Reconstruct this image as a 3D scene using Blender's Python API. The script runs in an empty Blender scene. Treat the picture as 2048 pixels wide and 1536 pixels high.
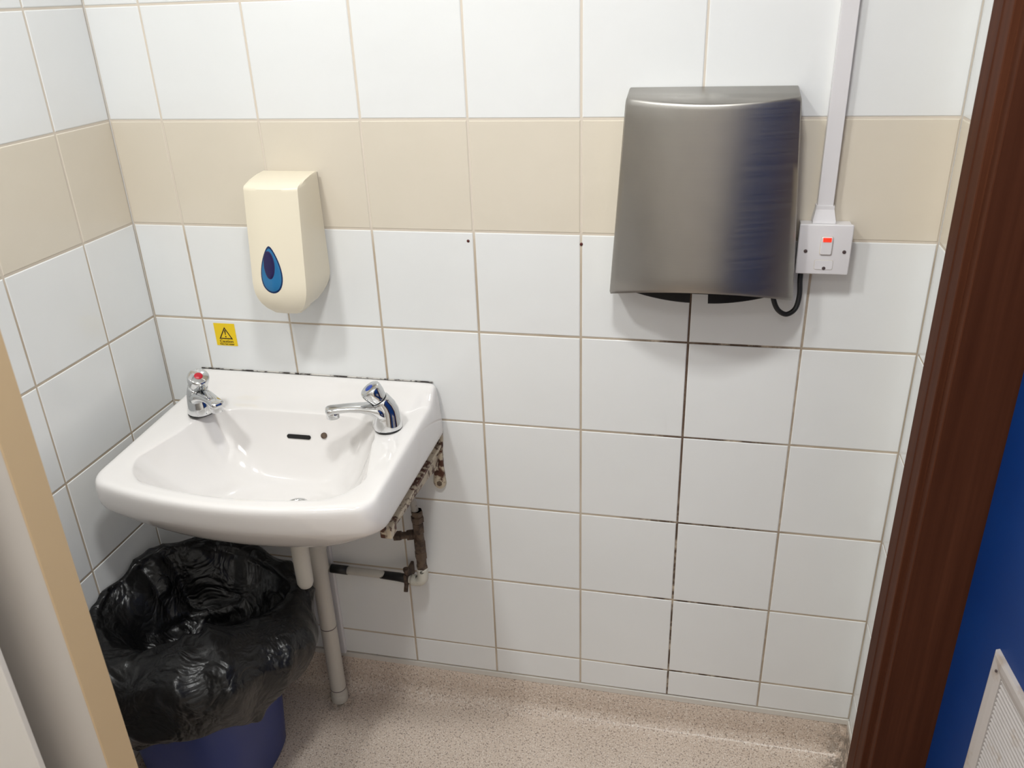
import bpy, bmesh, math, random
from mathutils import Vector, Matrix, noise
random.seed(7)
PI = math.pi
S = bpy.context.scene
COL = S.collection

# ------------------------------------------------------------------ camera
cam_d = bpy.data.cameras.new('camera'); cam = bpy.data.objects.new('camera', cam_d); COL.objects.link(cam)
CR = Vector((0.9765353814131774, 0.21275460196132256, -0.033378558873912625))
CF = Vector((-0.20641087562424848, 0.8804502798443816, -0.4268510924736881))
CU = Vector((-0.06142637277465668, 0.4237248919596643, 0.903705713527097))
m = Matrix(((CR.x, CU.x, -CF.x, 1.11879), (CR.y, CU.y, -CF.y, -1.46942), (CR.z, CU.z, -CF.z, 1.58036), (0, 0, 0, 1)))
cam.matrix_world = m
cam_d.sensor_width = 36.0; cam_d.sensor_fit = 'HORIZONTAL'; cam_d.lens = 1678.38 / 2048 * 36
cam_d.clip_start = 0.02
cam_d.dof.use_dof = True; cam_d.dof.focus_distance = 1.6; cam_d.dof.aperture_fstop = 6.5
S.camera = cam

# ------------------------------------------------------------------ world, light, exposure
w = bpy.data.worlds.new('world'); S.world = w; w.use_nodes = True
w.node_tree.nodes['Background'].inputs[0].default_value = (0.9, 0.93, 1.0, 1)
w.node_tree.nodes['Background'].inputs[1].default_value = 0.15

def area(name, loc, rot, sx, sy, power, col):
    l = bpy.data.lights.new(name, 'AREA'); l.shape = 'RECTANGLE'; l.size = sx; l.size_y = sy
    l.energy = power; l.color = col
    o = bpy.data.objects.new(name, l); COL.objects.link(o); o.location = loc; o.rotation_euler = rot
    return o
LAMPS = ((.30, -1.10, .15, .15, 12.9), (.98, -.98, .16, .16, 14.0))
for lx_, ly_, sx_, sy_, p_ in LAMPS:
    area('ceiling_lamp', (lx_, ly_, 2.425), (0, 0, 0), sx_, sy_, p_, (0.985, 0.998, 0.985))
area('fill_lamp', (1.0, -2.1, 2.425), (0, 0, 0), 0.5, 0.3, 5.0, (1.0, 0.995, 0.97))  # added fill light from behind the camera, stands for no known lamp
S.view_settings.view_transform = 'Standard'; S.view_settings.look = 'None'
S.view_settings.exposure = 0.0; S.view_settings.gamma = 1.0
S.view_settings.use_curve_mapping = False

# ------------------------------------------------------------------ helpers
def tag(o, label=None, cat=None, group=None, kind=None):
    if label: o['label'] = label
    if cat: o['category'] = cat
    if group: o['group'] = group
    if kind: o['kind'] = kind
    return o
def empty(name, loc, rz=0.0):
    o = bpy.data.objects.new(name, None); COL.objects.link(o); o.location = loc; o.rotation_euler = (0, 0, rz)
    o.empty_display_size = 0.05
    return o
def put(name, verts, faces, mats, parent=None, smooth=True, local=False, mi=None, sub=0, angle=None):
    me = bpy.data.meshes.new(name); me.from_pydata([tuple(v) for v in verts], [], faces); me.validate()
    if not isinstance(mats, (list, tuple)): mats = [mats]
    for q in mats: me.materials.append(q)
    if mi is not None:
        for p, k in zip(me.polygons, mi): p.material_index = k
    bm = bmesh.new(); bm.from_mesh(me); bmesh.ops.recalc_face_normals(bm, faces=bm.faces); bm.to_mesh(me); bm.free()
    for p in me.polygons: p.use_smooth = smooth
    if angle is not None: me.set_sharp_from_angle(angle=angle)
    o = bpy.data.objects.new(name, me); COL.objects.link(o)
    if parent is not None:
        o.parent = parent
        if not local: o.matrix_parent_inverse = chain(parent).inverted()
    if sub:
        s = o.modifiers.new('sub', 'SUBSURF'); s.levels = sub; s.render_levels = sub
    return o
def chain(o):
    mm = Matrix.LocRotScale(o.location, o.rotation_euler, o.scale)
    if o.parent: mm = chain(o.parent) @ o.matrix_parent_inverse @ mm
    return mm
class MB:
    """collects shapes into one mesh"""
    def __init__(s): s.v = []; s.f = []; s.m = []
    def add(s, v, f, m=0):
        n = len(s.v); s.v += [Vector(q) for q in v]; s.f += [tuple(i + n for i in q) for q in f]; s.m += [m] * len(f)
    def box(s, a, b, bev=0.0, m=0, xf=None):
        bm = bmesh.new(); bmesh.ops.create_cube(bm, size=1.0)
        for v in bm.verts:
            v.co = Vector(((a[i] + b[i]) / 2 + v.co[i] * (b[i] - a[i]) for i in range(3)))
        if bev: bmesh.ops.bevel(bm, geom=bm.edges[:], offset=bev, segments=3, profile=0.6, affect='EDGES')
        bm.verts.index_update()
        vs = [v.co.copy() for v in bm.verts]
        if xf: vs = [xf @ v for v in vs]
        s.add(vs, [[v.index for v in f.verts] for f in bm.faces], m); bm.free()
    def loft(s, rings, cap0=True, cap1=True, m=0, closed=True):
        n = len(rings[0]); v = [p for r in rings for p in r]; f = []
        for i in range(len(rings) - 1):
            for j in range(n if closed else n - 1):
                k = (j + 1) % n; f.append((i * n + j, i * n + k, (i + 1) * n + k, (i + 1) * n + j))
        if cap0: f.append(tuple(range(n)))
        if cap1: f.append(tuple((len(rings) - 1) * n + j for j in range(n)))
        s.add(v, f, m)
    def tube(s, pts, r, seg=16, m=0, caps=True):
        pts = [Vector(p) for p in pts]
        rs = r if isinstance(r, (list, tuple)) else [r] * len(pts)
        rings = []; up = None
        for i, p in enumerate(pts):
            a = pts[max(i - 1, 0)]; b = pts[min(i + 1, len(pts) - 1)]; t = (b - a).normalized()
            if up is None: up = Vector((0, 0, 1)) if abs(t.z) < 0.9 else Vector((1, 0, 0))
            u = (up - t * up.dot(t)).normalized(); up = u; w_ = t.cross(u)
            rings.append([p + u * math.cos(2 * PI * j / seg) * rs[i] + w_ * math.sin(2 * PI * j / seg) * rs[i] for j in range(seg)])
        s.loft(rings, caps, caps, m)
    def cyl(s, a, b, r, seg=24, m=0, bev=0.0):
        a = Vector(a); b = Vector(b); t = (b - a).normalized()
        if bev: s.tube([a, a + t * bev * .3, a + t * bev, b - t * bev, b - t * bev * .3, b], [r - bev, r - bev * .3, r, r, r - bev * .3, r - bev], seg, m)
        else: s.tube([a, b], r, seg, m)
    def build(s, name, mats, parent=None, smooth=True, local=False, sub=0, angle=None):
        return put(name, s.v, s.f, mats, parent, smooth, local, s.m, sub, angle)
def smoothpath(pts, n=8):
    P = [Vector(p) for p in pts]; out = []
    P = [P[0] * 2 - P[1]] + P + [P[-1] * 2 - P[-2]]
    for i in range(1, len(P) - 2):
        for k in range(n):
            t = k / n; a, b, c, d = P[i - 1:i + 3]
            out.append(0.5 * ((2 * b) + (c - a) * t + (2 * a - 5 * b + 4 * c - d) * t * t + (3 * b - a - 3 * c + d) * t ** 3))
    out.append(P[-2]); return out

# ------------------------------------------------------------------ materials
def mat(name, col=(.8, .8, .8), rough=.5, metal=0.0, spec=.5, coat=0.0, emit=None, estr=0.0):
    M = bpy.data.materials.new(name); M.use_nodes = True; b = M.node_tree.nodes['Principled BSDF']
    b.inputs['Base Color'].default_value = (*col, 1); b.inputs['Roughness'].default_value = rough
    b.inputs['Metallic'].default_value = metal; b.inputs['Specular IOR Level'].default_value = spec
    b.inputs['Coat Weight'].default_value = coat; b.inputs['Coat Roughness'].default_value = .05
    if emit: b.inputs['Emission Color'].default_value = (*emit, 1); b.inputs['Emission Strength'].default_value = estr
    return M
class NT:
    def __init__(s, M): s.M = M; s.t = M.node_tree; s.b = s.t.nodes['Principled BSDF']
    def n(s, typ, **kw):
        o = s.t.nodes.new(typ)
        for k, v in kw.items(): setattr(o, k, v)
        return o
    def l(s, a, b): s.t.links.new(a, b)
    def coord(s): 
        if not hasattr(s, 'tc'): s.tc = s.n('ShaderNodeTexCoord')
        return s.tc.outputs['Object']
    def noise(s, scale, detail=3, rough=.5, vec=None, dist=0.0):
        o = s.n('ShaderNodeTexNoise'); o.inputs['Scale'].default_value = scale; o.inputs['Detail'].default_value = detail
        o.inputs['Roughness'].default_value = rough; o.inputs['Distortion'].default_value = dist
        s.l(vec if vec else s.coord(), o.inputs['Vector']); return o.outputs['Fac']
    def vor(s, scale, feature='F1', out='Distance', vec=None):
        o = s.n('ShaderNodeTexVoronoi'); o.feature = feature; o.inputs['Scale'].default_value = scale
        s.l(vec if vec else s.coord(), o.inputs['Vector']); return o.outputs[out]
    def ramp(s, fac, stops):
        o = s.n('ShaderNodeValToRGB'); e = o.color_ramp.elements
        while len(e) < len(stops): e.new(0.5)
        for q, (p, c) in zip(e, stops):
            q.position = p; q.color = (*c, 1) if len(c) == 3 else c
        s.l(fac, o.inputs[0]); return o.outputs[0]
    def mix(s, fac, a, b, typ='MIX'):
        o = s.n('ShaderNodeMix'); o.data_type = 'RGBA'; o.blend_type = typ
        for v, i in ((fac, 0), (a, 6), (b, 7)):
            if isinstance(v, (int, float)): o.inputs[i].default_value = v
            elif isinstance(v, tuple): o.inputs[i].default_value = (*v, 1)
            else: s.l(v, o.inputs[i])
        return o.outputs[2]
    def math(s, op, a, b=0.0, c=0.0, clamp=False):
        o = s.n('ShaderNodeMath'); o.operation = op; o.use_clamp = clamp
        for i, v in enumerate((a, b, c)):
            if isinstance(v, (int, float)): o.inputs[i].default_value = v
            else: s.l(v, o.inputs[i])
        return o.outputs[0]
    def xyz(s):
        o = s.n('ShaderNodeSeparateXYZ'); s.l(s.coord(), o.inputs[0]); return o.outputs
    def band(s, v, lo, hi, soft):
        a = s.n('ShaderNodeMapRange'); a.interpolation_type = 'SMOOTHSTEP'; s.l(v, a.inputs[0]); a.inputs[1].default_value = lo - soft; a.inputs[2].default_value = lo + soft
        b = s.n('ShaderNodeMapRange'); b.interpolation_type = 'SMOOTHSTEP'; s.l(v, b.inputs[0]); b.inputs[1].default_value = hi - soft; b.inputs[2].default_value = hi + soft
        b.inputs[3].default_value = 1; b.inputs[4].default_value = 0
        return s.math('MULTIPLY', a.outputs[0], b.outputs[0])
    def color(s, c): s.l(c, s.b.inputs['Base Color'])
    def bump(s, h, strength=.3, dist=.001):
        o = s.n('ShaderNodeBump'); o.inputs['Strength'].default_value = strength; o.inputs['Distance'].default_value = dist
        s.l(h, o.inputs['Height']); s.l(o.outputs[0], s.b.inputs['Normal'])

def tile_mat(name, c1, c2):
    M = mat(name, c1, .16, spec=.5); t = NT(M)
    t.color(t.ramp(t.noise(3.0, 3), [(.3, c1), (.7, c2)]))
    h = t.math('ADD', t.math('MULTIPLY', t.noise(14, 2), 1.0), t.math('MULTIPLY', t.noise(45, 2), .12))
    t.bump(h, .25, .004)
    return M
M_tile = tile_mat('white_tile', (.785, .795, .79), (.815, .825, .82))
M_beige = tile_mat('beige_tile', (.68, .62, .515), (.72, .655, .55))
M_ceil = mat('ceiling_paint', (.8, .79, .77), .9)
def grout():
    M = mat('grout', (.5, .43, .34), .85); t = NT(M); x = t.xyz()
    base = t.ramp(t.noise(9, 4), [(.3, (.43, .35, .26)), (.7, (.58, .50, .40))])
    up = t.band(x[2], 1.16, 9, .03)
    base = t.mix(up, base, (.68, .61, .52))
    # black mould where damp air from the dryer falls, with its own ragged shape
    box = t.math('MULTIPLY', t.band(x[0], 1.03, 1.29, .07), t.band(x[2], .10, 1.09, .02))
    nz = t.ramp(t.noise(26, 5, .65), [(.38, (0, 0, 0)), (.52, (1, 1, 1))])
    base = t.mix(t.math('MULTIPLY', box, nz), base, (.085, .055, .035))
    near = t.math('MULTIPLY', t.band(x[0], 1.07, 1.16, .02), t.band(x[2], .60, 1.09, .05))
    base = t.mix(t.math('MULTIPLY', near, .8), base, (.12, .075, .05))
    spots = t.ramp(t.noise(60, 4, .7), [(.62, (0, 0, 0)), (.7, (1, 1, 1))])
    low = t.band(x[2], -.1, .16, .06)
    base = t.mix(t.math('MULTIPLY', low, spots), base, (.06, .04, .03))
    t.color(base); t.bump(t.noise(300, 3), .4, .0006)
    return M
M_grout = grout()
def floor_mat():
    M = mat('speckled_vinyl', (.5, .43, .37), .33); t = NT(M); x = t.xyz()
    base = t.ramp(t.noise(5, 3), [(.3, (.64, .53, .44)), (.7, (.70, .585, .49))])
    f1 = t.ramp(t.noise(300, 2, .6), [(.56, (0, 0, 0)), (.62, (1, 1, 1))])
    base = t.mix(t.math('MULTIPLY', f1, .85), base, (.88, .82, .75))
    f2 = t.ramp(t.noise(260, 2, .6, dist=.4), [(.38, (1, 1, 1)), (.43, (0, 0, 0))])
    base = t.mix(t.math('MULTIPLY', f2, .9), base, (.33, .25, .19))
    v = t.ramp(t.vor(120), [(.16, (1, 1, 1)), (.21, (0, 0, 0))])
    base = t.mix(t.math('MULTIPLY', v, .85), base, (.22, .17, .14))
    # grime: a smudge in the right corner and a dirty ring round the waste pipe foot
    def spot(cx, cy, r, s1):
        dx = t.math('SUBTRACT', x[0], cx); dy = t.math('SUBTRACT', x[1], cy)
        d = t.math('SQRT', t.math('ADD', t.math('MULTIPLY', dx, dx), t.math('MULTIPLY', dy, dy)))
        k = t.n('ShaderNodeMapRange'); t.l(d, k.inputs[0]); k.inputs[1].default_value = r * .35; k.inputs[2].default_value = r
        k.inputs[3].default_value = 1; k.inputs[4].default_value = 0
        nz = t.ramp(t.noise(s1, 5, .7), [(.42, (0, 0, 0)), (.55, (1, 1, 1))])
        return t.math('MULTIPLY', k.outputs[0], nz)
    for a in ((1.462, -.105, .055, 90), (1.495, -.035, .05, 70), (.322, -.06, .045, 60)):
        base = t.mix(t.math('MULTIPLY', spot(*a), .75), base, (.09, .07, .05))
    t.color(base); t.bump(t.noise(250, 2), .25, .0006)
    return M
M_floor = floor_mat()
M_trimw = mat('white_strip', (.66, .63, .58), .5)
def wood():
    M = mat('varnished_wood', (.14, .04, .018), .55, spec=.05); t = NT(M)
    mp = t.n('ShaderNodeMapping'); mp.inputs['Scale'].default_value = (60, 60, 1.6); t.l(t.coord(), mp.inputs[0])
    n1 = t.noise(1.0, 5, .6, vec=mp.outputs[0])
    t.color(t.ramp(n1, [(.25, (.058, .018, .009)), (.55, (.084, .028, .014)), (.8, (.115, .040, .020))]))
    t.bump(n1, .15, .001)
    return M
M_wood = wood()
def blue():
    M = mat('blue_door', (.004, .055, .26), .45, spec=.2); t = NT(M)
    t.color(t.ramp(t.noise(4, 3), [(.3, (.001, .030, .165)), (.7, (.002, .038, .19))]))
    return M
M_blue = blue()
M_cer = mat('glazed_ceramic', (.80, .775, .755), .07, spec=.6, coat=.3)
def chrome():
    M = mat('chrome', (.72, .73, .74), .07, 1.0); return M
M_chr = chrome()
M_black = mat('black_rubber', (.012, .012, .013), .5)
M_dark = mat('dark_hole', (.006, .005, .005), .8)
M_red = mat('red_button', (.50, .015, .03), .35)
M_bluei = mat('blue_button', (.02, .06, .35), .35)
def steel():
    M = mat('brushed_steel', (.42, .405, .39), .36, 1.0); t = NT(M)
    mp = t.n('ShaderNodeMapping'); mp.inputs['Scale'].default_value = (2, 2, 500); t.l(t.coord(), mp.inputs[0])
    n1 = t.noise(1.0, 4, .6, vec=mp.outputs[0])
    t.l(t.ramp(n1, [(.3, (.33,) * 3), (.7, (.43,) * 3)]), t.b.inputs['Roughness'])
    t.color(t.ramp(t.noise(7, 3), [(.3, (.35, .335, .31)), (.7, (.41, .39, .365))]))
    t.b.inputs['Anisotropic'].default_value = .6
    t.bump(n1, .03, .0005)
    return M
M_steel = steel()
M_cream = mat('cream_plastic', (.80, .73, .58), .32)
M_creamd = mat('cream_back', (.62, .57, .48), .4)
M_td1 = mat('teardrop_edge', (.008, .03, .10), .12)
M_td2 = mat('teardrop_blue', (.02, .15, .34), .12)
M_td3 = mat('teardrop_core', (.016, .012, .07), .12)
M_yel = mat('sticker_yellow', (.86, .60, .012), .4)
M_ink = mat('sticker_ink', (.03, .012, .006), .5)
M_wpl = mat('white_plastic', (.74, .72, .73), .35)
M_wpl2 = mat('white_pipe_plastic', (.62, .59, .53), .4)
M_neon = mat('red_neon', (.8, .03, .015), .3, emit=(1, .03, .01), estr=1.1)
M_screw = mat('screw_metal', (.12, .09, .09), .5, .6)
def rusty(name, c, rust, lo, hi, sc=45):
    M = mat(name, c, .6); t = NT(M)
    k = t.ramp(t.noise(sc, 5, .65), [(lo, (0, 0, 0)), (hi, (1, 1, 1))])
    t.color(t.mix(k, c, t.ramp(t.noise(120, 3), [(.3, rust), (.7, tuple(q * 2.2 for q in rust))])))
    t.bump(t.noise(90, 4), .5, .001)
    return M
M_brk = rusty('rusty_cream_paint', (.58, .50, .38), (.05, .018, .010), .49, .56)
M_brass = rusty('dull_brass', (.115, .078, .052), (.03, .018, .012), .46, .58)
M_pnt = rusty('chipped_white_paint', (.62, .60, .53), (.03, .03, .022), .60, .63, 70)
M_grayp = rusty('grey_pipe', (.36, .34, .31), (.10, .08, .06), .55, .7)
M_seal = rusty('mouldy_sealant', (.62, .59, .54), (.02, .015, .012), .47, .53, 28)
def bagm():
    M = mat('black_bag', (.006, .006, .0065), .30, spec=.4); t = NT(M)
    h = t.math('ADD', t.math('ABSOLUTE', t.math('SUBTRACT', t.noise(13, 3, .55, dist=.8), .5)), t.math('MULTIPLY', t.noise(55, 3, .6), .07))
    t.bump(h, .75, .022)
    t.b.inputs['Roughness'].default_value = .33
    return M
M_bag = bagm()
M_bin = mat('blue_bin_plastic', (.018, .040, .20), .38)
M_laml = mat('grey_laminate', (.60, .56, .52), .45)
M_lip = mat('beige_lipping', (.60, .44, .26), .5)
M_lite = mat('white_laminate', (.72, .69, .65), .45)
def grillm():
    M = mat('grille_plastic', (.50, .46, .44), .5); t = NT(M)
    n1 = t.ramp(t.noise(16, 4, .6), [(.56, (0, 0, 0)), (.72, (1, 1, 1))])
    t.color(t.mix(t.math('MULTIPLY', n1, .7), (.52, .48, .46), (.30, .19, .09)))
    return M
M_gril = grillm()

# ------------------------------------------------------------------ setting: walls with real tiles
XR = 1.5067; HC = 2.45; YF = -2.6
ZL = [.102] + [.175 + .2 * k for k in range(12)]; ZL = [z for z in ZL if z < HC - .03] + [HC]
XL = [0.0] + [.1119 + .2 * k for k in range(7)] + [XR]
YL = [0.0] + [-.1518 - .2 * k for k in range(13)]; YL = [y for y in YL if y > YF + .03] + [YF]
def tiles(mb, us, vs, P):
    """P(u, v, d) -> point, d = depth behind tile face"""
    g = .0018; e = .0019
    for i in range(len(us) - 1):
        for j in range(len(vs) - 1):
            u0, u1 = sorted((us[i], us[i + 1])); v0, v1 = vs[j], vs[j + 1]
            jt = [random.uniform(-.00035, .00035) for _ in range(4)]
            r = []
            for off, dep in ((0, .0017), (.0003, .0009), (.0010, .0003), (e, 0.0)):
                a, b, c, d = u0 + g + off + jt[0], u1 - g - off + jt[1], v0 + g + off + jt[2], v1 - g - off + jt[3]
                r.append([P(a, c, dep), P(b, c, dep), P(b, d, dep), P(a, d, dep)])
            zc = (v0 + v1) / 2
            mb.loft(r, False, True, 1 if 1.18 < zc < 1.37 else 0)
    u0, u1, v0, v1 = min(us), max(us), min(vs), max(vs)
    mb.add([P(u0, v0, .0011), P(u1, v0, .0011), P(u1, v1, .0011), P(u0, v1, .0011)], [(0, 1, 2, 3)], 2)
def wall(name, us, vs, P, slab):
    mb = MB(); tiles(mb, us, vs, P); mb.box(*slab, m=3)
    o = mb.build(name, [M_tile, M_beige, M_grout, M_ceil], smooth=False)
    tag(o, kind='structure'); return o
wall('wall_back', XL, ZL, lambda u, v, d: (u, d, v), ((-.10, .002, -.05), (XR + .1133, .10, HC)))
wall('wall_left', YL, ZL, lambda u, v, d: (-d, u, v), ((-.10, YF, -.05), (-.002, .002, HC)))
wall('wall_right', [0.0, -.19], ZL, lambda u, v, d: (XR + d, u, v), ((XR + .002, -.19, -.05), (1.62, .002, HC)))
mb = MB(); mb.box((XR, YF, -.05), (1.62, -1.10, HC)); mb.box((XR, -1.10, 2.06), (1.62, -.19, HC))
tag(mb.build('wall_right_front', M_ceil, smooth=False), kind='structure').name = 'wall_right.001'
mb = MB(); mb.box((-.10, YF - .1, -.05), (1.62, YF, HC)); tag(mb.build('wall_front', M_laml, smooth=False), kind='structure')
mb = MB(); mb.box((-.10, YF - .1, HC), (1.62, .10, HC + .08)); tag(mb.build('ceiling', M_ceil, smooth=False), kind='structure')
# floor with coved upstand
def cove():
    r = .034; p = [(.0015, .090), (-.0020, .0895), (-.0035, .084), (-.0045, .05), (-.005, r)]
    for k in range(1, 9):
        a = k / 8 * PI / 2; p.append((-.005 - r + r * math.cos(a), r - r * math.sin(a)))
    return p
CV = cove(); mb = MB()
xr = XR
def ringpts(off, z):   # rectangle ring inside the room at inward offset
    return [(-off, off, z), (xr + off, off, z), (xr + off, YF - off, z), (-off, YF - off, z)]
mb.loft([ringpts(o, z) for o, z in CV], False, True)
fl = mb.build('floor', M_floor, smooth=True, angle=math.radians(50)); tag(fl, kind='structure')
mb = MB(); mb.box((-.1, YF - .1, -.06), (1.9, .1, -.004)); tag(mb.build('floor_slab', M_trimw, smooth=False), kind='structure').name = 'floor.001'
mb = MB(); mb.box((0, -.0035, .088), (XR, .001, .1022), .001); tag(mb.build('baseboard_back', M_trimw, smooth=False), kind='structure')
mb = MB(); mb.box((-.001, YF, .088), (.0035, -.004, .1022), .001); tag(mb.build('baseboard_left', M_trimw, smooth=False), kind='structure')
mb = MB(); mb.box((XR - .0035, -.105, .088), (XR + .001, -.004, .1022), .001); tag(mb.build('baseboard_right', M_trimw, smooth=False), kind='structure')

# wooden door frame (one moulded section, two jambs and a head)
prof = [(1.508, -.106), (1.4915, -.106), (1.4902, -.1075), (1.490, -.150), (1.4885, -.1535), (1.4885, -.157), (1.490, -.1605), (1.4902, -.196), (1.4915, -.198), (1.4990, -.1985), (1.4997, -.200), (1.4997, -.226), (1.5012, -.2275), (1.588, -.2275), (1.619, -.2275), (1.619, -.1915), (1.508, -.1915)]
mb = MB(); n = len(prof)
mb.loft([[(x, y, 0.0) for x, y in prof], [(x, y, 2.10) for x, y in prof]])
ym = -.2275 - .42
mb.loft([[(x, 2 * ym - y, 0.0) for x, y in prof][::-1], [(x, 2 * ym - y, 2.10) for x, y in prof][::-1]])
mb.box((1.490, 2 * ym + .2275, 2.03), (1.619, -.2275, 2.09), .002)
tag(mb.build('trim_1', M_wood, smooth=False), kind='structure')
# blue door leaf
th = math.radians(4.6)
dm = Matrix.Translation((1.5915, -.2305, 0)) @ Matrix.Rotation(th, 4, 'Z')
mb = MB(); mb.box((0, -.83, .008), (.042, 0, 2.02), .002)
leaf = put('door_1', [dm @ v for v in mb.v], mb.f, M_blue, smooth=False); tag(leaf, kind='structure')
# grille in the leaf: frame, slats and screw
def DV(x, y, z): return dm @ Vector((x, y, z))
gy0, gy1, gz0, gz1 = -.1345, -.50, .36, .652
mb = MB()
def ring2(a, d, x): return [DV(x, gy0 - a, gz1 - a), DV(x, gy1 + a, gz1 - a), DV(x, gy1 + a, gz0 + a), DV(x, gy0 - a, gz0 + a)]
mb.loft([ring2(0, 0, .0), ring2(.001, 0, -.006), ring2(.006, 0, -.008), ring2(.018, 0, -.007), ring2(.030, 0, -.004), ring2(.032, 0, .012)], False, False)
gf = mb.build('vent_frame', M_gril, leaf, smooth=False)
gf['label'] = 'scuffed off-white vent frame on the blue door'
mb = MB()
nsl = 26
for k in range(nsl):
    z = gz1 - .036 - k * (gz1 - gz0 - .07) / nsl
    a = [DV(-.003, gy0 - .031, z), DV(-.003, gy1 + .031, z), DV(.008, gy1 + .031, z + .009), DV(.008, gy0 - .031, z + .009)]
    b = [p + Vector((0, 0, .0016)) for p in a]
    mb.loft([a, b])
mb.add([DV(.011, gy0 - .03, gz1 - .03), DV(.011, gy1 + .03, gz1 - .03), DV(.011, gy1 + .03, gz0 + .03), DV(.011, gy0 - .03, gz0 + .03)], [(0, 1, 2, 3)], 1)
mb.build('vent_louvres', [M_gril, M_screw], leaf, smooth=False)
mb = MB(); c = DV(-.0078, gy0 - .022, gz1 - .024); mb.cyl(c, c + Vector((-.002, 0, 0)), .0022, 12); mb.build('screw', M_screw, leaf)

# foreground cubicle partition, close to the camera on the left
part = empty('cubicle_partition', (.2, -.80, 0))
tag(part, 'out-of-focus grey cubicle partition with beige edge strip at the left foreground', 'partition')
mb = MB(); mb.box((.003, -.819, .004), (.397, -.776, 1.52), .001); mb.build('panel', M_laml, part, smooth=False)
mb = MB(); mb.box((.397, -.820, .004), (.400, -.775, 1.52), .0008); mb.build('edge_strip', M_lip, part, smooth=False)['label'] = 'beige edge strip'
mb = MB(); mb.box((.003, -.868, .004), (.3470, -.860, 1.52), .0015); mb.box((.003, -.8605, .004), (.20, -.8195, 1.52)); mb.build('cover_board', M_lite, part, smooth=False)

# ceiling light fittings, plus an added housing for the unseen fill lamp
for nm, lx, ly, sx, sy, lab in (('ceiling_light', .30, -1.10, .30, .30, 'square ceiling light nearer the left wall'), ('ceiling_light', .98, -.98, .32, .32, 'square ceiling light nearer the hand dryer'), ('ceiling_light', 1.0, -2.1, .56, .36, 'rectangular housing added for the unseen fill lamp behind the camera')):
    e = empty(nm, (lx, ly, HC)); tag(e, lab, 'light')
    mb = MB(); mb.box((lx - sx / 2, ly - sy / 2, HC - .016), (lx + sx / 2, ly + sy / 2, HC - .0005), .003); mb.build('housing', M_wpl, e, smooth=False)

# ------------------------------------------------------------------ hand dryer
def build_dryer():
    cx = 1.126; root = empty('hand_dryer', (cx, 0, 1.08))
    tag(root, 'brushed stainless steel hand dryer with bowed front on the tiled wall', 'hand dryer')
    N = 32; rings = []
    def dims(t):   # t 0 top .. 1 bottom
        hw = .1345 + .0205 * t; ds = .062 + .004 * t; dc = .034 + .030 * t
        return hw, ds, dc
    def front(u, t):
        hw, ds, dc = dims(t)
        return -(ds + dc * (1 - abs(u) ** 2.0))
    def zz(y, t):
        zt = 1.425 - .018 * (-y / .11); zb = 1.0815 + .038 * max(0, (-y - .05)) / .085
        return zt + (zb - zt) * t
    T = [0, .004, .012, .03] + [.03 + .94 * k / 14 for k in range(1, 14)] + [.985, .996, 1.0]
    for t in T:
        hw, ds, dc = dims(t); e = 0.0
        if t < .03: e = .003 * (1 - math.sqrt(max(0, 1 - (1 - t / .03) ** 2)))
        if t > .985: e = .002 * (t - .985) / .015
        r = [(cx - hw + e, -.0012, zz(0, t)), (cx - hw + e, -ds * .5, zz(-ds * .5, t)), (cx - hw + e, -ds + .006, zz(-ds + .006, t))]
        for k in range(N + 1):
            u = -1 + 2 * k / N; uu = u * (1 - .018)
            y = front(u, t) + e
            r.append((cx + uu * (hw - e), y, zz(y, t)))
        r += [(cx + hw - e, -ds + .006, zz(-ds + .006, t)), (cx + hw - e, -ds * .5, zz(-ds * .5, t)), (cx + hw - e, -.0012, zz(0, t))]
        rings.append(r)
    mb = MB(); mb.loft(rings, True, False)
    # turned-in lip at the bottom
    lo = rings[-1]
    inner = [(cx + (p[0] - cx) * .985, min(-.0012, p[1] * .97), p[2] + .004) for p in lo]
    mb.loft([lo, inner], False, False)
    mb.build('cover', M_steel, root, smooth=True, angle=math.radians(35))
    # black base plate with two air outlets
    for s, nm in ((-1, 'air_outlet'), (1, 'air_outlet')):
        mb = MB(); pts = []
        R = []
        for z, k in ((1.12, 1), (1.0835, 1.0), (1.0815, .96)):
            ring = []
            x0, x1 = cx + s * .015, cx + s * .118
            n2 = 12
            for j in range(n2 + 1):
                f = j / n2; x = x0 + (x1 - x0) * f
                ring.append((x, -.020, z))
            for j in range(n2, -1, -1):
                f = j / n2; x = x0 + (x1 - x0) * f
                ring.append((x, -.030 - (.050 * (1 - f ** 1.8)) * k, z + .0))
            R.append(ring)
        mb.loft(R, True, True); mb.build('air_outlet', M_dark, root, smooth=False)
    mb = MB(); mb.box((cx - .140, -.050, 1.088), (cx + .145, -.0015, 1.10)); mb.build('base_plate', M_black, root, smooth=False)
build_dryer()

# dryer flex
cb = smoothpath([(1.2925, -.022, 1.135), (1.2930, -.024, 1.11), (1.2945, -.026, 1.085), (1.2900, -.030, 1.062), (1.2760, -.034, 1.052), (1.2610, -.036, 1.060), (1.2520, -.036, 1.078), (1.2490, -.034, 1.10)], 8)
mb = MB(); mb.tube(cb, .0044, 12)
tag(mb.build('power_cable', M_black), 'short black cable looping from the switch to the hand dryer', 'cable')

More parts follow.
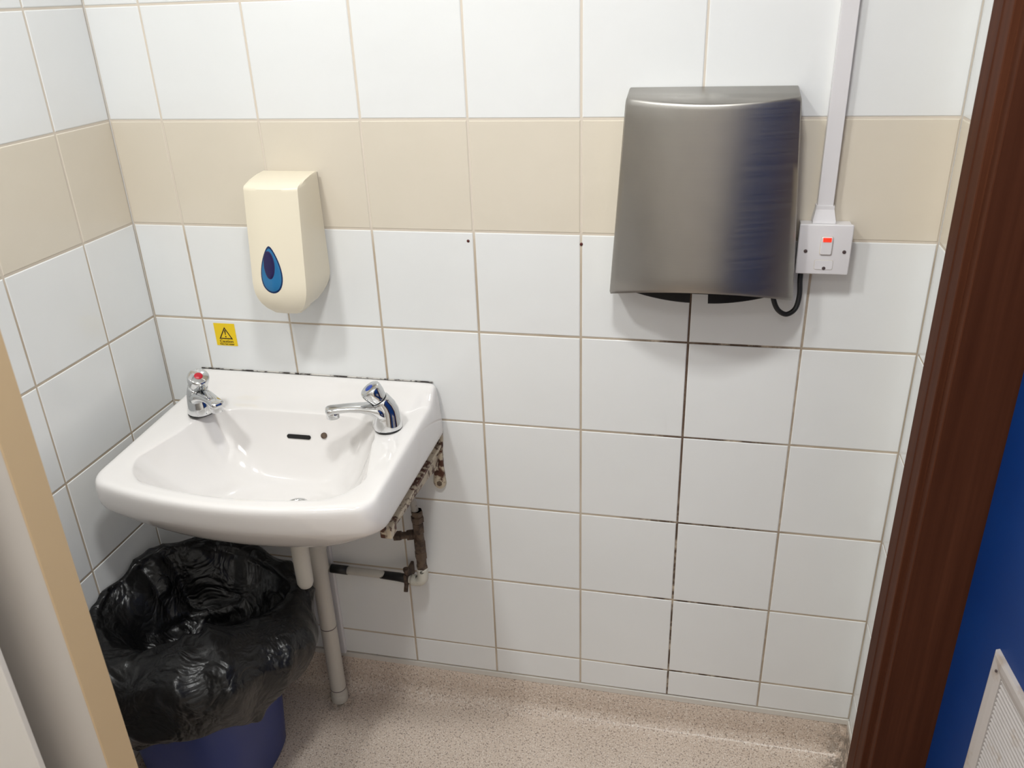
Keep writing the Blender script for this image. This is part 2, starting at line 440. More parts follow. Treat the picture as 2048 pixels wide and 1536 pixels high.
# ------------------------------------------------------------------ fused switch and trunking
def build_switch():
    x0, x1, z0, z1 = 1.2815, 1.3665, 1.1265, 1.2115; yf = -.037
    root = empty('fused_switch', ((x0 + x1) / 2, 0, z0))
    tag(root, 'square white fused switch with lit red neon beside the hand dryer', 'switch')
    mb = MB(); mb.box((x0 + .002, -.028, z0 + .002), (x1 - .002, -.001, z1 - .002), .002); mb.build('back_box', M_wpl, root, smooth=True, angle=.6)
    mb = MB(); mb.box((x0, yf, z0), (x1, -.0285, z1), .0032); mb.build('faceplate', M_wpl, root, smooth=True, angle=.6)
    def rrect(cx, cz, hx, hz, r, y, n=5):
        out = []
        for sx, sz, a0 in ((1, 1, 0), (-1, 1, 90), (-1, -1, 180), (1, -1, 270)):
            for k in range(n + 1):
                a = math.radians(a0 + 90 * k / n); out.append((cx + sx * (hx - r) + r * math.cos(a), y, cz + sz * (hz - r) + r * math.sin(a)))
        return out
    cx = 1.3265
    mb = MB(); mb.loft([rrect(cx, 1.1765, .0100, .0160, .003, yf - .0002), rrect(cx, 1.1765, .0100, .0160, .003, yf + .002)]); mb.build('rocker_surround', M_creamd, root, smooth=False)
    mb = MB(); R = [rrect(cx, 1.1765, .0092, .0152, .0026, yf + .001), rrect(cx, 1.1765, .0090, .0150, .0026, yf - .0022), rrect(cx, 1.1765, .0080, .0140, .002, yf - .0030)]
    mb.loft(R); rk = mb.build('rocker', M_wpl, root, smooth=False)
    mb = MB(); mb.box((cx - .0066, yf - .0042, 1.1835), (cx + .0066, yf - .0022, 1.1905), .0008); mb.build('neon_window', M_neon, rk)['label'] = 'glowing red neon window'
    mb = MB(); mb.loft([rrect(1.3255, 1.1435, .0150, .0085, .003, yf - .0001), rrect(1.3255, 1.1435, .0150, .0085, .003, yf + .002)]); mb.build('fuse_surround', M_creamd, root, smooth=False)
    mb = MB(); mb.loft([rrect(1.3255, 1.1435, .0143, .0078, .0026, yf + .001), rrect(1.3255, 1.1435, .0143, .0078, .0026, yf - .0008)]); mb.build('fuse_carrier', M_wpl, root, smooth=False)
    for sx, sz in ((1.2945, 1.1665), (1.3555, 1.1665), (1.3265, 1.1378)):
        mb = MB(); mb.cyl((sx, yf + .001, sz), (sx, yf - .0012, sz), .0030, 16, bev=.0005); mb.build('screw', M_screw, root)
build_switch()
tr = empty('cable_trunking', (1.322, 0, 1.235)); tag(tr, 'white plastic cable trunking running down the wall to the fused switch', 'cable trunking')
mb = MB(); mb.box((1.3075, -.016, 1.236), (1.3325, -.0005, HC - .002), .001); mb.build('channel', M_wpl, tr, smooth=False)
mb = MB()
def tp(x0, x1, y, z): return [(x0, -.0005, z), (x0, y, z), (x1, y, z), (x1, -.0005, z)]
mb.loft([tp(1.3055, 1.3345, -.018, 1.238), tp(1.3055, 1.3345, -.018, 1.232), tp(1.302, 1.338, -.024, 1.215), tp(1.302, 1.338, -.026, 1.2105)])
mb.build('adaptor', M_wpl, tr, smooth=False)

# ------------------------------------------------------------------ soap dispenser
def build_disp():
    cx = .3665; root = empty('soap_dispenser', (cx, 0, 1.04))
    tag(root, 'cream plastic soap dispenser with blue teardrop window on the tiled wall', 'soap dispenser')
    ZT, ZB = 1.272, 1.038
    def half(z):
        t = (ZT - z) / (ZT - ZB)
        h = .0545 + .001 * t
        k = max(0, (t - .72) / .28)
        return h * math.sqrt(max(.0, 1 - (k ** 2.4) * .82))
    def depth(z):
        t = (ZT - z) / (ZT - ZB)
        d = .094 + .022 * min(t, .75) / .75
        k = max(0, (t - .80) / .20); return d - .020 * k ** 2
    def front(x, z):
        u = (x - cx) / .0545
        return -(depth(z) + .010 * (1 - min(1, u * u)))
    N = 24
    def ring(z, yb=-.012, e=0.0):
        h = half(z) - e; r = [(cx - h, yb, z), (cx - h, (yb - depth(z)) / 2, z), (cx - h, -depth(z) + .007, z)]
        for k in range(N + 1):
            u = -1 + 2 * k / N; x = cx + u * (h - .0018)
            r.append((x, front(x, z) + e, z))
        r += [(cx + h, -depth(z) + .007, z), (cx + h, (yb - depth(z)) / 2, z), (cx + h, yb, z)]
        return r
    rings = []
    # sloping top: back edge highest
    base = ring(ZT)
    def top(frac, lift, inset):
        out = []
        for (x, y, z) in base:
            yy = -.012 + (y + .012) * frac
            out.append((cx + (x - cx) * (1 - inset), yy, z + lift))
        return out
    rings.append(top(.06, .0135, .03)); rings.append(top(.35, .0120, .012)); rings.append(top(.72, .0080, .003)); rings.append(top(.96, .0022, .0))
    zs = [ZT - .0015, ZT - .006] + [ZT - .006 - (ZT - .006 - ZB) * k / 22 for k in range(1, 23)]
    for z in zs:
        t = (ZT - z) / (ZT - ZB)
        yb = -.012 - (.045 * max(0, (t - .80) / .2) ** 1.3)
        rings.append(ring(z, yb))
    last = rings[-1]; c = Vector((cx, -.078, ZB - .004))
    rings.append([tuple(Vector(p).lerp(c, .35) - Vector((0, 0, .0015))) for p in last]); rings.append([tuple(Vector(p).lerp(c, .8)) for p in last])
    mb = MB(); mb.loft(rings, True, True); cov = mb.build('cover', M_cream, root, smooth=True, angle=math.radians(38))
    # back plate
    mb = MB(); out = []
    pl = []
    for k in range(13):
        a = PI + PI * k / 12; pl.append((cx - .003 + .050 * (abs(math.cos(a)) ** .6) * (1 if math.cos(a) > 0 else -1), 1.080 + .030 * math.sin(a)))
    pl = [(cx - .053, 1.2825)] + pl + [(cx + .050, 1.2825)]
    mb.loft([[(x, -.0008, z) for x, z in pl], [(x, -.0135, z) for x, z in pl]]); mb.build('back_plate', M_creamd, root, smooth=False)
    # push lever underneath, set back
    mb = MB(); mb.box((cx - .020, -.085, 1.030), (cx + .020, -.040, 1.060), .006); mb.build('nozzle', M_cream, root)
    # teardrop window on the curved front
    def drop(a):   # unit teardrop, a angle from top
        return math.sin(a) * (.40 + .60 * abs(math.sin(a / 2)) ** 1.6) * 1.08, math.cos(a)
    def patch(nm, cxx, cz, hx, hz, off, M, tilt=0.0, shape='drop', parent=root):
        n = 40; rings = []
        for s in (0, .25, .5, .75, .93, 1.0):
            r = []
            for k in range(n):
                a = 2 * PI * k / n
                if shape == 'drop': x, z = drop(a)
                else: x, z = math.sin(a), math.cos(a)
                x *= hx * s; z *= hz * s
                x, z = x * math.cos(tilt) + z * math.sin(tilt), z * math.cos(tilt) - x * math.sin(tilt)
                X = cxx + x; Z = cz + z
                r.append((X, front(X, Z) - off * (1 if s < .99 else .2), Z))
            rings.append(r)
        mb = MB(); mb.loft(rings[1:], True, False); return mb.build(nm, M, parent)
    wx, wz = .3575, 1.1275
    e = patch('teardrop_window', wx, wz, .0262, .0435, .0006, M_td1); e['label'] = 'dark-edged blue teardrop window'
    patch('teardrop_fill', wx, wz - .0003, .0240, .0408, .0012, M_td2, parent=e)
    patch('teardrop_core', wx - .0022, wz + .0090, .0118, .0268, .0018, M_td3, shape='e', parent=e)
build_disp()

# ------------------------------------------------------------------ warning sticker
def text_mesh(txt, size, w_, M, parent, loc, name):
    cu = bpy.data.curves.new('t', 'FONT'); cu.body = txt; cu.size = size; cu.align_x = 'CENTER'; cu.extrude = .0001; cu.offset = .00012
    o = bpy.data.objects.new('t', cu); COL.objects.link(o)
    bpy.context.view_layer.update()
    dg = bpy.context.evaluated_depsgraph_get(); me = bpy.data.meshes.new_from_object(o.evaluated_get(dg))
    bpy.data.objects.remove(o)
    xs = [v.co.x for v in me.vertices]; wd = max(xs) - min(xs); k = w_ / wd
    for v in me.vertices:
        x, y, z = v.co; v.co = (loc[0] + x * k, loc[1] - z, loc[2] + y)
    me.materials.clear(); me.materials.append(M); me.name = name
    q = bpy.data.objects.new(name, me); COL.objects.link(q); q.parent = parent; q.matrix_parent_inverse = chain(parent).inverted()
    return q
def build_sticker():
    x0, x1, z0, z1 = .1365, .1845, .9165, .9665
    root = empty('warning_sticker', ((x0 + x1) / 2, 0, z0))
    tag(root, 'small yellow caution sticker about hot water on the tile above the hot tap', 'sticker')
    mb = MB(); mb.box((x0, -.0009, z0), (x1, -.0002, z1), .0002); mb.build('label_sheet', M_yel, root, smooth=False)
    cx = (x0 + x1) / 2; y = -.0011
    # triangle outline
    def tri(r, dz=0): return [(cx + r * math.sin(2 * PI * k / 3), y, .9405 + dz + r * math.cos(2 * PI * k / 3)) for k in range(3)]
    a, b = tri(.0182), tri(.0136); mb = MB()
    mb.add(a + b, [(0, 1, 4, 3), (1, 2, 5, 4), (2, 0, 3, 5)]); mb.build('warning_triangle', M_ink, root, smooth=False)
    mb = MB(); mb.add([(cx - .0017, y, .9515), (cx + .0017, y, .9515), (cx + .0007, y, .9405), (cx - .0007, y, .9405)], [(0, 1, 2, 3)])
    mb.add([(cx + .0016 * math.cos(k * PI / 6), y, .9368 + .0016 * math.sin(k * PI / 6)) for k in range(12)], [tuple(range(12))])
    mb.build('exclamation_mark', M_ink, root, smooth=False)
    text_mesh('Caution', .0088, .031, M_ink, root, (cx, y, .9235), 'lettering')
    text_mesh('Very hot water', .0052, .034, M_ink, root, (cx, y, .9185), 'lettering')
build_sticker()
# old fixing plugs in the wall
for i, (x, z, lab) in enumerate(((.7008, 1.1573, 'brown screw plug in the tile left of the plain wall middle'), (.9125, 1.1570, 'brown screw plug in the grout line nearer the hand dryer'))):
    mb = MB(); mb.cyl((x, .001, z), (x, -.0006, z), .0028, 14); o = mb.build('wall_plug', mat('plug_brown', (.10, .02, .015), .6) if i == 0 else bpy.data.materials['plug_brown'])
    tag(o, lab, 'wall plug')

# ------------------------------------------------------------------ washbasin
BX = .350
def rimz(y):
    d = -y
    z = .813 + .021 * max(0, 1 - d / .40)
    if d < .052: z += .027 * (0.5 + 0.5 * math.cos(PI * min(1, max(0, (d - .020) / .032))))
    return z
def rr(hw, yb, yf, rb, rf, bow, zf, dx=0.0, tb=0.0, nb=24, ns=20, nc=10, nf=40):
    """rounded rectangle ring. tb = how much narrower the back is."""
    pts = []
    hb = hw - tb
    def edge(a, b, n, f=None):
        for k in range(n):
            t = k / n; pts.append((a[0] + (b[0] - a[0]) * t, a[1] + (b[1] - a[1]) * t))
    def arc(c, r, a0, a1):
        for k in range(nc):
            a = math.radians(a0 + (a1 - a0) * k / nc); pts.append((c[0] + r * math.cos(a), c[1] + r * math.sin(a)))
    edge((hb - rb, yb), (-hb + rb, yb), nb)
    arc((-hb + rb, yb - rb), rb, 90, 180)
    edge((-hb, yb - rb), (-hw, yf + rf), ns)
    arc((-hw + rf, yf + rf), rf, 180, 270)
    for k in range(nf):
        t = k / nf; x = -(hw - rf) + 2 * (hw - rf) * t; pts.append((x, yf))
    arc((hw - rf, yf + rf), rf, 270, 360)
    edge((hw, yf + rf), (hb, yb - rb), ns)
    arc((hb - rb, yb - rb), rb, 0, 90)
    # even spacing along the outline, starting at the middle of the back
    P2 = [Vector((x, y)) for x, y in pts]
    st = Vector((0.0, yb)); k0 = min(range(nb + 1), key=lambda k: abs(P2[k].x) if P2[k].x <= 0 else 9)
    P2 = [st] + P2[k0 + (1 if (P2[k0] - st).length < 1e-6 else 0):] + P2[:k0] + [st]
    cum = [0.0]
    for a_, b_ in zip(P2, P2[1:]): cum.append(cum[-1] + (b_ - a_).length)
    tot = cum[-1]; res = []; q = 0; NN = 168
    for k in range(NN):
        d_ = tot * k / NN
        while cum[q + 1] < d_ - 1e-12: q += 1
        sg = cum[q + 1] - cum[q]; res.append(P2[q].lerp(P2[q + 1], (d_ - cum[q]) / sg if sg > 1e-9 else 0))
    pts = [(v_.x, v_.y) for v_ in res]
    out = []
    for x, y in pts:
        wgt = min(1, max(0, (yb - y) / (yb - yf)))
        y2 = y - bow * max(0, 1 - (x / hw) ** 2) * wgt ** 2
        out.append((BX + dx + x, y2, zf(x, y2)))
    return out
def build_basin():
    root = empty('washbasin', (BX, 0, .66)); tag(root, 'white ceramic washbasin with two chrome taps on the tiled wall', 'washbasin')
    R = []
    c = lambda z: (lambda x, y: z)
    def rim(d): return lambda x, y: rimz(y) + d
    # underside
    R.append(rr(.035, -.165, -.225, .025, .025, 0, c(.653), .012))
    R.append(rr(.10, -.08, -.285, .05, .06, .01, c(.658)))
    R.append(rr(.165, -.03, -.325, .05, .07, .02, c(.676)))
    R.append(rr(.220, -.006, -.350, .02, .06, .03, c(.702)))
    R.append(rr(.258, -.0015, -.366, .01, .05, .036, c(.731)))
    R.append(rr(.2760, -.0012, -.374, .006, .034, .040, c(.7480)))
    R.append(rr(.2785, -.0012, -.378, .006, .030, .041, c(.757)))
    R.append(rr(.2755, -.0012, -.383, .006, .028, .042, lambda x, y: .757 + (rimz(y) - .757) * .5))
    R.append(rr(.2705, -.0012, -.3850, .006, .028, .043, rim(-.012)))
    R.append(rr(.2680, -.0012, -.3835, .006, .028, .043, rim(-.0045)))
    R.append(rr(.2635, -.0022, -.3795, .006, .030, .042, rim(-.0004)))
    R.append(rr(.2550, -.0060, -.3740, .008, .034, .041, rim(.0)))
    R.append(rr(.2460, -.0200, -.3700, .012, .042, .040, rim(-.0002)))
    R.append(rr(.2370, -.0540, -.3670, .030, .050, .038, rim(-.0004), .001, .004))
    R.append(rr(.2300, -.0850, -.3640, .060, .056, .036, rim(-.0010), .002, .016))
    # bowl
    R.append(rr(.2250, -.1020, -.3610, .085, .060, .034, rim(-.0030), .002, .030))
    P0 = rr(.2245, -.1030, -.3600, .088, .062, .034, rim(-.0045), .002, .030)
    DX, DY, ZBT = .390, -.2260, .6870
    for s_ in (0, .015, .04, .08, .13, .19, .26, .34, .43, .53, .64, .75, .87, 1.0):
        row = []
        for x, y, z in P0:
            a_ = math.atan2((y - DY) / .60, x - DX); ex, ey = DX - .020 + .090 * math.cos(a_), DY + .050 * math.sin(a_)
            q_ = 1 - (1 - s_) ** 2.1
            zb_ = ZBT + .004
            row.append((x + (ex - x) * s_, y + (ey - y) * s_, z + (zb_ - z) * q_))
        R.append(row)
    for k_, zz_ in ((.72, .0015), (.45, .0), (.0, -.002)):
        R.append([(DX + .0215 * (x - DX) / max(1e-6, math.hypot(x - DX, y - DY)) * (1 - k_) + (x - DX) * k_,
                   DY + .0215 * (y - DY) / max(1e-6, math.hypot(x - DX, y - DY)) * (1 - k_) + (y - DY) * k_, ZBT + zz_) for x, y, z in R[-1]] if k_ == .72 else
                 [(DX + (.0215 + .02 * k_) * (x - DX) / max(1e-6, math.hypot(x - DX, y - DY)), DY + (.0215 + .02 * k_) * (y - DY) / max(1e-6, math.hypot(x - DX, y - DY)), ZBT + zz_) for x, y, z in R[-1]])
    mb = MB(); mb.loft(R, True, False)
    body = mb.build('basin_bowl', M_cer, root, sub=1)
    mb = MB(); mb.tube([(BX - .262, -.0015, .8615), (BX, -.0015, .8617), (BX + .260, -.0015, .8615)], .0014, 8)
    mb.build('sealant_bead', M_seal, root)['label'] = 'mould-spotted sealant line'
    # waste outlet ring and dark hole
    dx, dy = DX, DY
    mb = MB(); prof = [(.0240, .6860), (.0230, .6900), (.020, .6908), (.0165, .6895), (.0155, .681)]
    mb.loft([[(dx + r * math.cos(2 * PI * k / 28), dy + r * math.sin(2 * PI * k / 28), z) for k in range(28)] for r, z in prof], False, False)
    mb.build('waste_ring', M_chr, root)
    mb = MB(); mb.cyl((dx, dy, .678), (dx, dy, .6830), .0165, 24); mb.build('waste_hole', M_dark, root)
    # overflow slot in the back of the bowl: capsule
    def slot(nm, x, y, z, hw_, hh, M, th_, tiltx=0.0, dz=0.0):
        pts = []
        for k in range(24):
            a = 2 * PI * k / 24; px = hh * math.cos(a) + (hw_ - hh) * (1 if math.cos(a) > 0 else -1); pz = hh * math.sin(a)
            pts.append((px, pz))
        nrm = Vector((0, -math.cos(tiltx), math.sin(tiltx))); up = Vector((0, math.sin(tiltx), math.cos(tiltx)))
        o0 = Vector((x, y, z)); mbb = MB()
        mbb.loft([[o0 + Vector((px, 0, px * dz)) + up * pz - nrm * .006 for px, pz in pts], [o0 + Vector((px, 0, px * dz)) + up * pz + nrm * th_ for px, pz in pts]])
        return mbb.build(nm, M, root, smooth=False)
    slot('overflow_slot', .3575, -.1172, .7772, .0255, .0042, M_dark, .0022, .25)
    o = slot('chain_hole', .4120, -.1155, .7835, .0062, .0060, M_brass, .0030, .25); o['label'] = 'corroded brown chain fixing'
build_basin()

# ------------------------------------------------------------------ taps (spout along local +X)
def build_tap(name, loc, ang, ring_mat, label, base_dark):
    root = empty(name, loc, ang); tag(root, label, 'tap', 'chrome basin taps')
    def L(name_, mb, M, **k): return mb.build(name_, M, root, local=True, **k)
    mb = MB(); mb.cyl((-.004, 0, -.0008), (-.004, 0, .0015), .0265, 32, bev=.001); L('gasket', mb, M_black)
    # body: leaning column
    mb = MB(); rings = []
    sec = [(-.004, .001, .0262, .0245, 0), (-.004, .004, .0270, .0248, 0), (-.0035, .016, .0265, .0232, 2), (-.004, .030, .0248, .0215, 6), (-.004, .043, .0228, .0202, 12), (-.001, .055, .0205, .0190, 20), (.0035, .065, .0186, .0182, 27), (.0060, .0700, .0180, .0180, 30), (.0064, .0712, .0160, .0160, 30)]
    sec = [(a_, b_ * .86 + .001, c_ * 1.05, d_ * 1.06, e_) for a_, b_, c_, d_, e_ in sec]
    for cx, z, rx, ry, tl in sec:
        t = math.radians(tl); r = []
        for k in range(32):
            a = 2 * PI * k / 32; lx = rx * math.cos(a); ly = ry * math.sin(a)
            r.append((cx + lx * math.cos(t), ly, z - lx * math.sin(t)))
        rings.append(r)
    mb.loft(rings, True, True); L('body', mb, M_chr)
    # spout
    mb = MB(); rings = []
    sp = [(.000, .030, .0215, .0170), (.014, .036, .0200, .0140), (.028, .0425, .0180, .0100), (.045, .0470, .0155, .0076), (.065, .0500, .0138, .0066), (.085, .0512, .0132, .0066), (.097, .0512, .0136, .0072), (.103, .0505, .0132, .0070), (.1070, .0497, .0105, .0056), (.1085, .0492, .005, .002)]
    for x, z, hy, hz in sp:
        z += .004; r = []
        for k in range(28):
            a = 2 * PI * k / 28; cy, cz = math.cos(a), math.sin(a)
            r.append((x, hy * math.copysign(abs(cy) ** .75, cy), z + hz * math.copysign(abs(cz) ** .75, cz)))
        rings.append(r)
    mb.loft(rings, True, True); L('spout', mb, M_chr)
    mb = MB(); mb.cyl((.0950, 0, .0385), (.0950, 0, .053), .0122, 24, bev=.001); L('nozzle', mb, M_chr)
    # push button, tilted toward the spout
    t = math.radians(32); ax = Vector((math.sin(t), 0, math.cos(t))); o0 = Vector((.0060, 0, .0605)); u = Vector((math.cos(t), 0, -math.sin(t))); v = Vector((0, 1, 0))
    def ring(h, r): return [o0 + ax * h + (u * math.cos(2 * PI * k / 32) + v * math.sin(2 * PI * k / 32)) * r for k in range(32)]
    mb = MB(); mb.loft([ring(*q) for q in ((.0035, .0165), (.0045, .0172), (.0065, .0174), (.0090, .0178), (.013, .0194), (.022, .0208), (.028, .0209), (.0312, .0202), (.0332, .0178), (.0335, .0))[:-1]], True, True)
    kb = L('push_button', mb, M_chr)
    mb = MB(); mb.loft([ring(-.002, .0168), ring(.0042, .0150)], True, True); L('neck_ring', mb, M_black)
    mb = MB(); mb.loft([ring(.0331, .0082), ring(.0341, .0076)], True, True); q = L('index_disc', mb, ring_mat)
    q.parent = kb
    return root
build_tap('basin_tap', (.166, -.140, .829), math.radians(-38), M_red, 'chrome push tap with red disc at the left of the basin', True)
build_tap('basin_tap', (.557, -.142, .8268), math.radians(-152), M_bluei, 'chrome push tap with blue disc at the right of the basin', False)

# ------------------------------------------------------------------ bracket under the basin
def build_bracket():
    root = empty('wall_bracket', (.608, 0, .62)); tag(root, 'rusty cream-painted iron bracket under the right side of the washbasin', 'bracket')
    # wall plate: rounded strip, narrow in the middle
    pl = []
    for k in range(13):
        a = PI + PI * k / 12; pl.append((.6085 + .0135 * math.cos(a), .6250 + .0135 * math.sin(a)))
    pl += [(.6190, .665), (.6195, .700), (.6225, .735), (.6215, .744), (.598, .744), (.597, .735), (.600, .700), (.599, .665)]
    mb = MB(); mb.loft([[(x, -.0005, z) for x, z in pl], [(x, -.0065, z) for x, z in pl], [(.6085 + (x - .6085) * .85, -.0085, z) for x, z in pl]]); mb.build('wall_plate', M_brk, root, smooth=True, angle=.6)
    # arm web and flange
    web = [(-.004, .742), (-.004, .655), (-.03, .668), (-.07, .676), (-.14, .682), (-.24, .692), (-.322, .700), (-.335, .708), (-.338, .725), (-.333, .735), (-.326, .735), (-.322, .722), (-.30, .7165), (-.20, .7135), (-.1, .712)]
    web = [(-.004, .732), (-.004, .652), (-.022, .668), (-.07, .680), (-.15, .690), (-.26, .698), (-.300, .702), (-.322, .712), (-.326, .728), (-.320, .734), (-.313, .728), (-.306, .720), (-.20, .718), (-.08, .722)]
    mb = MB(); mb.loft([[(.6020, y, z) for y, z in web], [(.6110, y, z) for y, z in web]]); 
    mb.box((.596, -.300, .7155), (.6200, -.006, .7225), .0015)
    mb.box((.5975, -.318, .700), (.6195, -.290, .7215), .003)
    mb.build('arm', M_brk, root, smooth=False)
    for z in (.6255, .7300):
        mb = MB(); mb.cyl((.6090, -.008, z), (.6090, -.0125, z), .0060, 6, bev=.001); mb.build('screw', M_brass, root, smooth=False)
build_bracket()
# the matching bracket on the left, mostly hidden by the basin
# ------------------------------------------------------------------ supply pipes
def build_supply():
    root = empty('water_supply_pipe', (.566, 0, .38)); tag(root, 'dull brass and chipped white water pipe below the right end of the washbasin', 'pipe')
    X, Y = .5655, -.047
    def nut(mb, a, b, r): mb.cyl(a, b, r, 6, bev=.0015)
    mb = MB(); mb.tube(smoothpath([(X - .003, Y, .572), (X - .004, Y - .006, .60), (X - .006, Y - .020, .64), (X - .008, Y - .035, .69)], 6), .0078, 16); mb.build('riser', M_grayp, root)
    mb = MB(); mb.cyl((X, Y, .505), (X, Y, .577), .0105, 20)
    for z0, z1, r in ((.566, .577, .0130), (.548, .562, .0145), (.520, .546, .0125), (.472, .500, .0130), (.452, .470, .0135), (.425, .4335, .0128)):
        nut(mb, (X, Y, z0), (X, Y, z1), r)
    mb.tube([(X, Y, .505), (X, Y, .42)], .0110, 20)
    mb.build('service_valve', M_brass, root, smooth=True, angle=.6)
    mb = MB()
    mb.cyl((X, Y, .515), (X - .052, Y - .004, .507), .0080, 18); nut(mb, (X - .012, Y, .513), (X - .026, Y - .002, .511), .0125)
    nut(mb, (X - .040, Y - .003, .509), (X - .056, Y - .004, .507), .0115); mb.build('side_branch', M_brass, root, smooth=True, angle=.6)
    mb = MB(); p = [(X, Y, .426), (X, Y, .405), (X - .003, Y, .394), (X - .012, Y + .002, .387), (X - .028, Y + .004, .385)] 
    mb.tube(smoothpath(p, 5), [.0125] * 21, 20); mb.build('elbow', M_pnt, root)
    mb = MB(); mb.tube([(X - .024, Y + .004, .385), (.50, -.030, .378), (.44, -.0205, .372), (.30, -.0190, .3715)], .0092, 18); mb.build('horizontal_run', M_wpl2, root)
    mb = MB(); mb.tube([(X - .034, Y + .0065, .3835), (.50, -.030, .378), (.455, -.0225, .3730)], [.0102, .0102, .0094], 18); mb.build('bare_section', M_black, root)['label'] = 'blackened section where the paint has gone'
    mb = MB(); mb.tube([(.372, -.0200, .3720), (.331, -.0195, .3720)], .0104, 18); mb.build('bare_section', M_black, root)['label'] = 'blackened section behind the waste pipe'
    mb = MB(); mb.box((X - .043, Y - .010, .372), (X - .036, -.001, .405), .002); mb.cyl((X - .038, Y - .002, .402), (X - .038, Y - .002, .418), .005, 12); mb.cyl((X - .038, Y - .002, .413), (X - .038, Y - .002, .420), .0066, 14, bev=.001); mb.cyl((X - .040, Y - .011, .362), (X - .040, Y - .002, .378), .005, 12); mb.build('pipe_clip', M_brass, root)
build_supply()
# ------------------------------------------------------------------ waste pipe
def build_waste():
    root = empty('waste_pipe', (.322, -.06, 0)); tag(root, 'white plastic waste trap and standpipe running from washbasin to floor', 'waste pipe')
    tx, ty = .3740, -.2150
    mb = MB(); mb.tube([(tx, ty, .6565), (tx, ty, .622), (tx, ty, .510), (tx, ty, .492), (tx, ty, .483), (tx, ty, .478)], [.0180, .0180, .0172, .0168, .0130, .006], 28); mb.build('trap_bottle', M_wpl2, root)
    mb = MB(); mb.cyl((tx, ty, .598), (tx, ty, .640), .0235, 28, bev=.003); mb.build('trap_nut', M_wpl2, root, angle=.7)
    mb = MB(); mb.tube(smoothpath([(tx, ty, .585), (tx - .010, ty + .045, .585), (tx - .028, ty + .100, .580), (.3300, -.085, .550), (.3230, -.062, .510), (.3210, -.058, .430)], 7), .0165, 24); mb.build('trap_outlet', M_wpl2, root)
    mb = MB(); mb.cyl((.3212, -.058, .452), (.3210, -.058, .482), .0240, 28, bev=.003); mb.build('compression_nut', M_wpl2, root, angle=.7)
    mb = MB(); mb.tube([(.3210, -.058, .460), (.3210, -.058, .400), (.3210, -.058, .390), (.3210, -.058, .02)], [.0225, .0225, .0190, .0190], 28); mb.build('standpipe', M_wpl2, root, angle=.7)
    for z in (.232, .040):
        mb = MB(); mb.cyl((.3210, -.058, z - .001), (.3210, -.058, z + .001), .0193, 28); mb.build('joint_seam', M_screw, root)
    mb = MB(); mb.cyl((.3210, -.058, .0), (.3210, -.058, .024), .0205, 28, bev=.002); mb.build('floor_collar', M_wpl2, root)
build_waste()
mb = MB(); mb.box((.3125, -.0110, .104), (.3290, -.0008, .62), .002)
tag(mb.build('pipe_cover_strip', M_wpl, smooth=False), 'narrow white strip running down the wall behind the waste standpipe', 'strip')

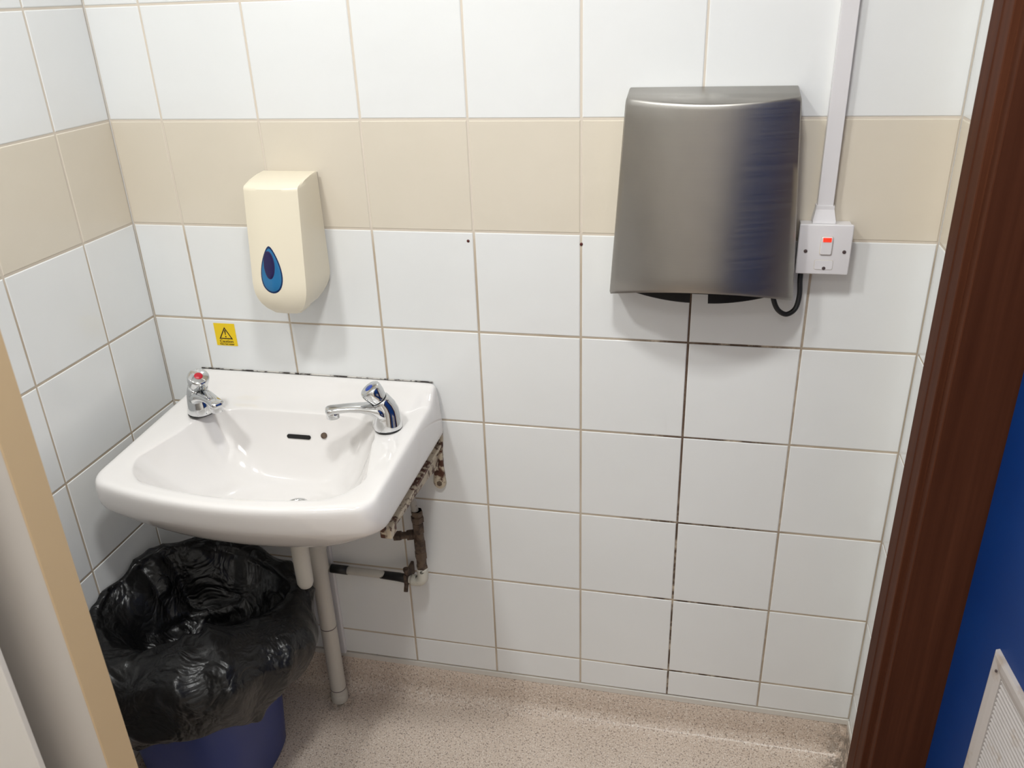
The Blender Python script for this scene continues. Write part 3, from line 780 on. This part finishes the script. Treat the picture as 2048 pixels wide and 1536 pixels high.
# ------------------------------------------------------------------ bin and bag
BCX, BCY = .150, -.300
def sup(a, h, n=3.0):
    c, s = math.cos(a), math.sin(a); k = (abs(c) ** n + abs(s) ** n) ** (-1 / n); return c * k * h, s * k * h
def build_bin():
    root = empty('waste_bin', (BCX, BCY, 0)); tag(root, 'blue plastic waste bin on the floor under the washbasin', 'bin')
    mb = MB(); R = []
    for z, h in ((.001, .098), (.004, .103), (.012, .106), (.20, .1175), (.35, .123), (.375, .124), (.380, .128), (.385, .128), (.385, .122), (.34, .119), (.05, .100)):
        R.append([(BCX + sup(2 * PI * k / 64, h, 4)[0] * .99, BCY + sup(2 * PI * k / 64, h, 4)[1] * 1.28, z) for k in range(64)])
    mb.loft(R, True, True); mb.build('bin_body', M_bin, root, angle=.8)
build_bin()
def build_bag():
    cx, cy = .190, -.315
    # control outlines: (angle deg -> radius) for each ring, measured about (cx, cy)
    def interp(tab, a):
        a %= 360; T = sorted(tab); T = [(T[-1][0] - 360, T[-1][1])] + T + [(T[0][0] + 360, T[0][1])]
        for (a0, r0), (a1, r1) in zip(T, T[1:]):
            if a0 <= a <= a1:
                t = (a - a0) / (a1 - a0); t = t * t * (3 - 2 * t); return r0 + (r1 - r0) * t
    outl = [  # z table, radius table
        ([(0, .16)], [(0, .03)]),
        ([(0, .28)], [(0, .045), (50, .055), (140, .05), (230, .060), (320, .03)]),
        ([(0, .37)], [(0, .055), (50, .095), (140, .070), (230, .095), (320, .035)]),
        ([(0, .410)], [(0, .060), (50, .130), (140, .110), (230, .130), (320, .040)]),
        ([(0, .445), (50, .43), (140, .48), (320, .465)], [(0, .080), (50, .160), (140, .140), (230, .155), (320, .055)]),
        ([(0, .465), (50, .45), (140, .522), (230, .500), (320, .500)], [(0, .120), (50, .185), (140, .165), (230, .180), (320, .090)]),
        ([(0, .462), (50, .45), (140, .525), (230, .505), (320, .510)], [(0, .168), (50, .212), (140, .195), (180, .185), (230, .210), (320, .145)]),
        ([(0, .440), (50, .43), (140, .500), (230, .485), (320, .495)], [(0, .205), (50, .230), (140, .205), (180, .187), (230, .232), (320, .203)]),
        ([(0, .405), (50, .40), (140, .45), (230, .445), (320, .455)], [(0, .218), (50, .228), (140, .200), (180, .187), (230, .238), (320, .233)]),
        ([(0, .365), (50, .36), (140, .39), (230, .395), (320, .405)], [(0, .205), (50, .210), (140, .185), (180, .187), (230, .236), (320, .232)]),
        ([(0, .335), (50, .33), (140, .33), (230, .355), (320, .365)], [(0, .182), (50, .185), (140, .170), (180, .185), (230, .228), (320, .212)]),
        ([(0, .315), (50, .31), (140, .29), (230, .322), (320, .340)], [(0, .160), (50, .165), (140, .150), (180, .180), (230, .215), (320, .192)]),
        ([(0, .305), (50, .30), (140, .27), (230, .308), (320, .330)], [(0, .152), (50, .160), (140, .145), (180, .178), (230, .210), (320, .186)]),
    ]
    N = 220; rows = []
    # subdivide rings with catmull in row direction
    base = []
    for zt, rt in outl:
        row = []
        for k in range(N):
            a = 360 * k / N; r = interp(rt, a); z = interp(zt, a) if len(zt) > 1 else zt[0][1]
            row.append(Vector((cx + r * math.cos(math.radians(a)), cy + r * math.sin(math.radians(a)), z)))
        base.append(row)
    M_ = 6
    full = []
    L = len(base)
    for i in range(L - 1):
        for q in range(M_):
            t = q / M_; row = []
            for k in range(N):
                a = base[max(i - 1, 0)][k]; b = base[i][k]; c = base[i + 1][k]; d = base[min(i + 2, L - 1)][k]
                row.append(0.5 * ((2 * b) + (c - a) * t + (2 * a - 5 * b + 4 * c - d) * t * t + (3 * b - a - 3 * c + d) * t ** 3))
            full.append(row)
    full.append(base[-1])
    rows = len(full); V = []
    for i, row in enumerate(full):
        s = i / (rows - 1)
        for k, p in enumerate(row):
            a = full[max(i - 1, 0)][k]; b = full[min(i + 1, rows - 1)][k]; c = row[k - 1]; d = row[(k + 1) % N]
            nr = (b - a).cross(d - c)
            nr = nr.normalized() if nr.length > 1e-9 else Vector((0, 0, 1))
            ang = 2 * PI * k / N
            # long radial folds plus crumple with sharp ridges
            q = Vector((math.cos(ang) * 2.2, math.sin(ang) * 2.2, s * 1.6))
            f = 1 - abs(noise.noise(q * .8)) * 2.4
            g = 1 - abs(noise.noise(Vector((p.x * 9, p.y * 9, p.z * 8)))) * 2.4
            h = 1 - abs(noise.noise(Vector((p.x * 26 + 5, p.y * 26, p.z * 20)))) * 2.4
            amp = .010 * min(1, s * 3)
            k2 = max(0, noise.noise(p * 6 + Vector((3, 1, 7))) + .35)
            dsp = amp * (f - .3) + .013 * (g - .5) * min(1, s * 3) + .0045 * (h - .4) * k2
            pp = p - nr * dsp if nr.dot(Vector((p.x - cx, p.y - cy, .1))) < 0 else p + nr * dsp
            if s > .93: pp.z += .010 * noise.noise(Vector((math.cos(ang) * 5, math.sin(ang) * 5, 9)))
            pp.x = max(pp.x, .0045 + .002 * noise.noise(p * 20)); pp.y = min(pp.y, -.010)
            for qx, qy, qr, qz in ((.3210, -.058, .030, -1), (.3740, -.2150, .026, .460)):
                dv = Vector((pp.x - qx, pp.y - qy)); 
                if dv.length < qr:
                    if qz > 0: pp.z = min(pp.z, qz)
                    else: dv = dv.normalized() * qr; pp.x = qx + dv.x; pp.y = qy + dv.y
            V.append(pp)
    F = []
    for i in range(rows - 1):
        for k in range(N):
            j = (k + 1) % N; F.append((i * N + k, i * N + j, (i + 1) * N + j, (i + 1) * N + k))
    F.append(tuple(range(N)))
    o = put('bin_bag', V, F, M_bag, smooth=True)
    tag(o, 'black plastic bag lining the blue bin and folded over its rim', 'bin bag')
build_bag()
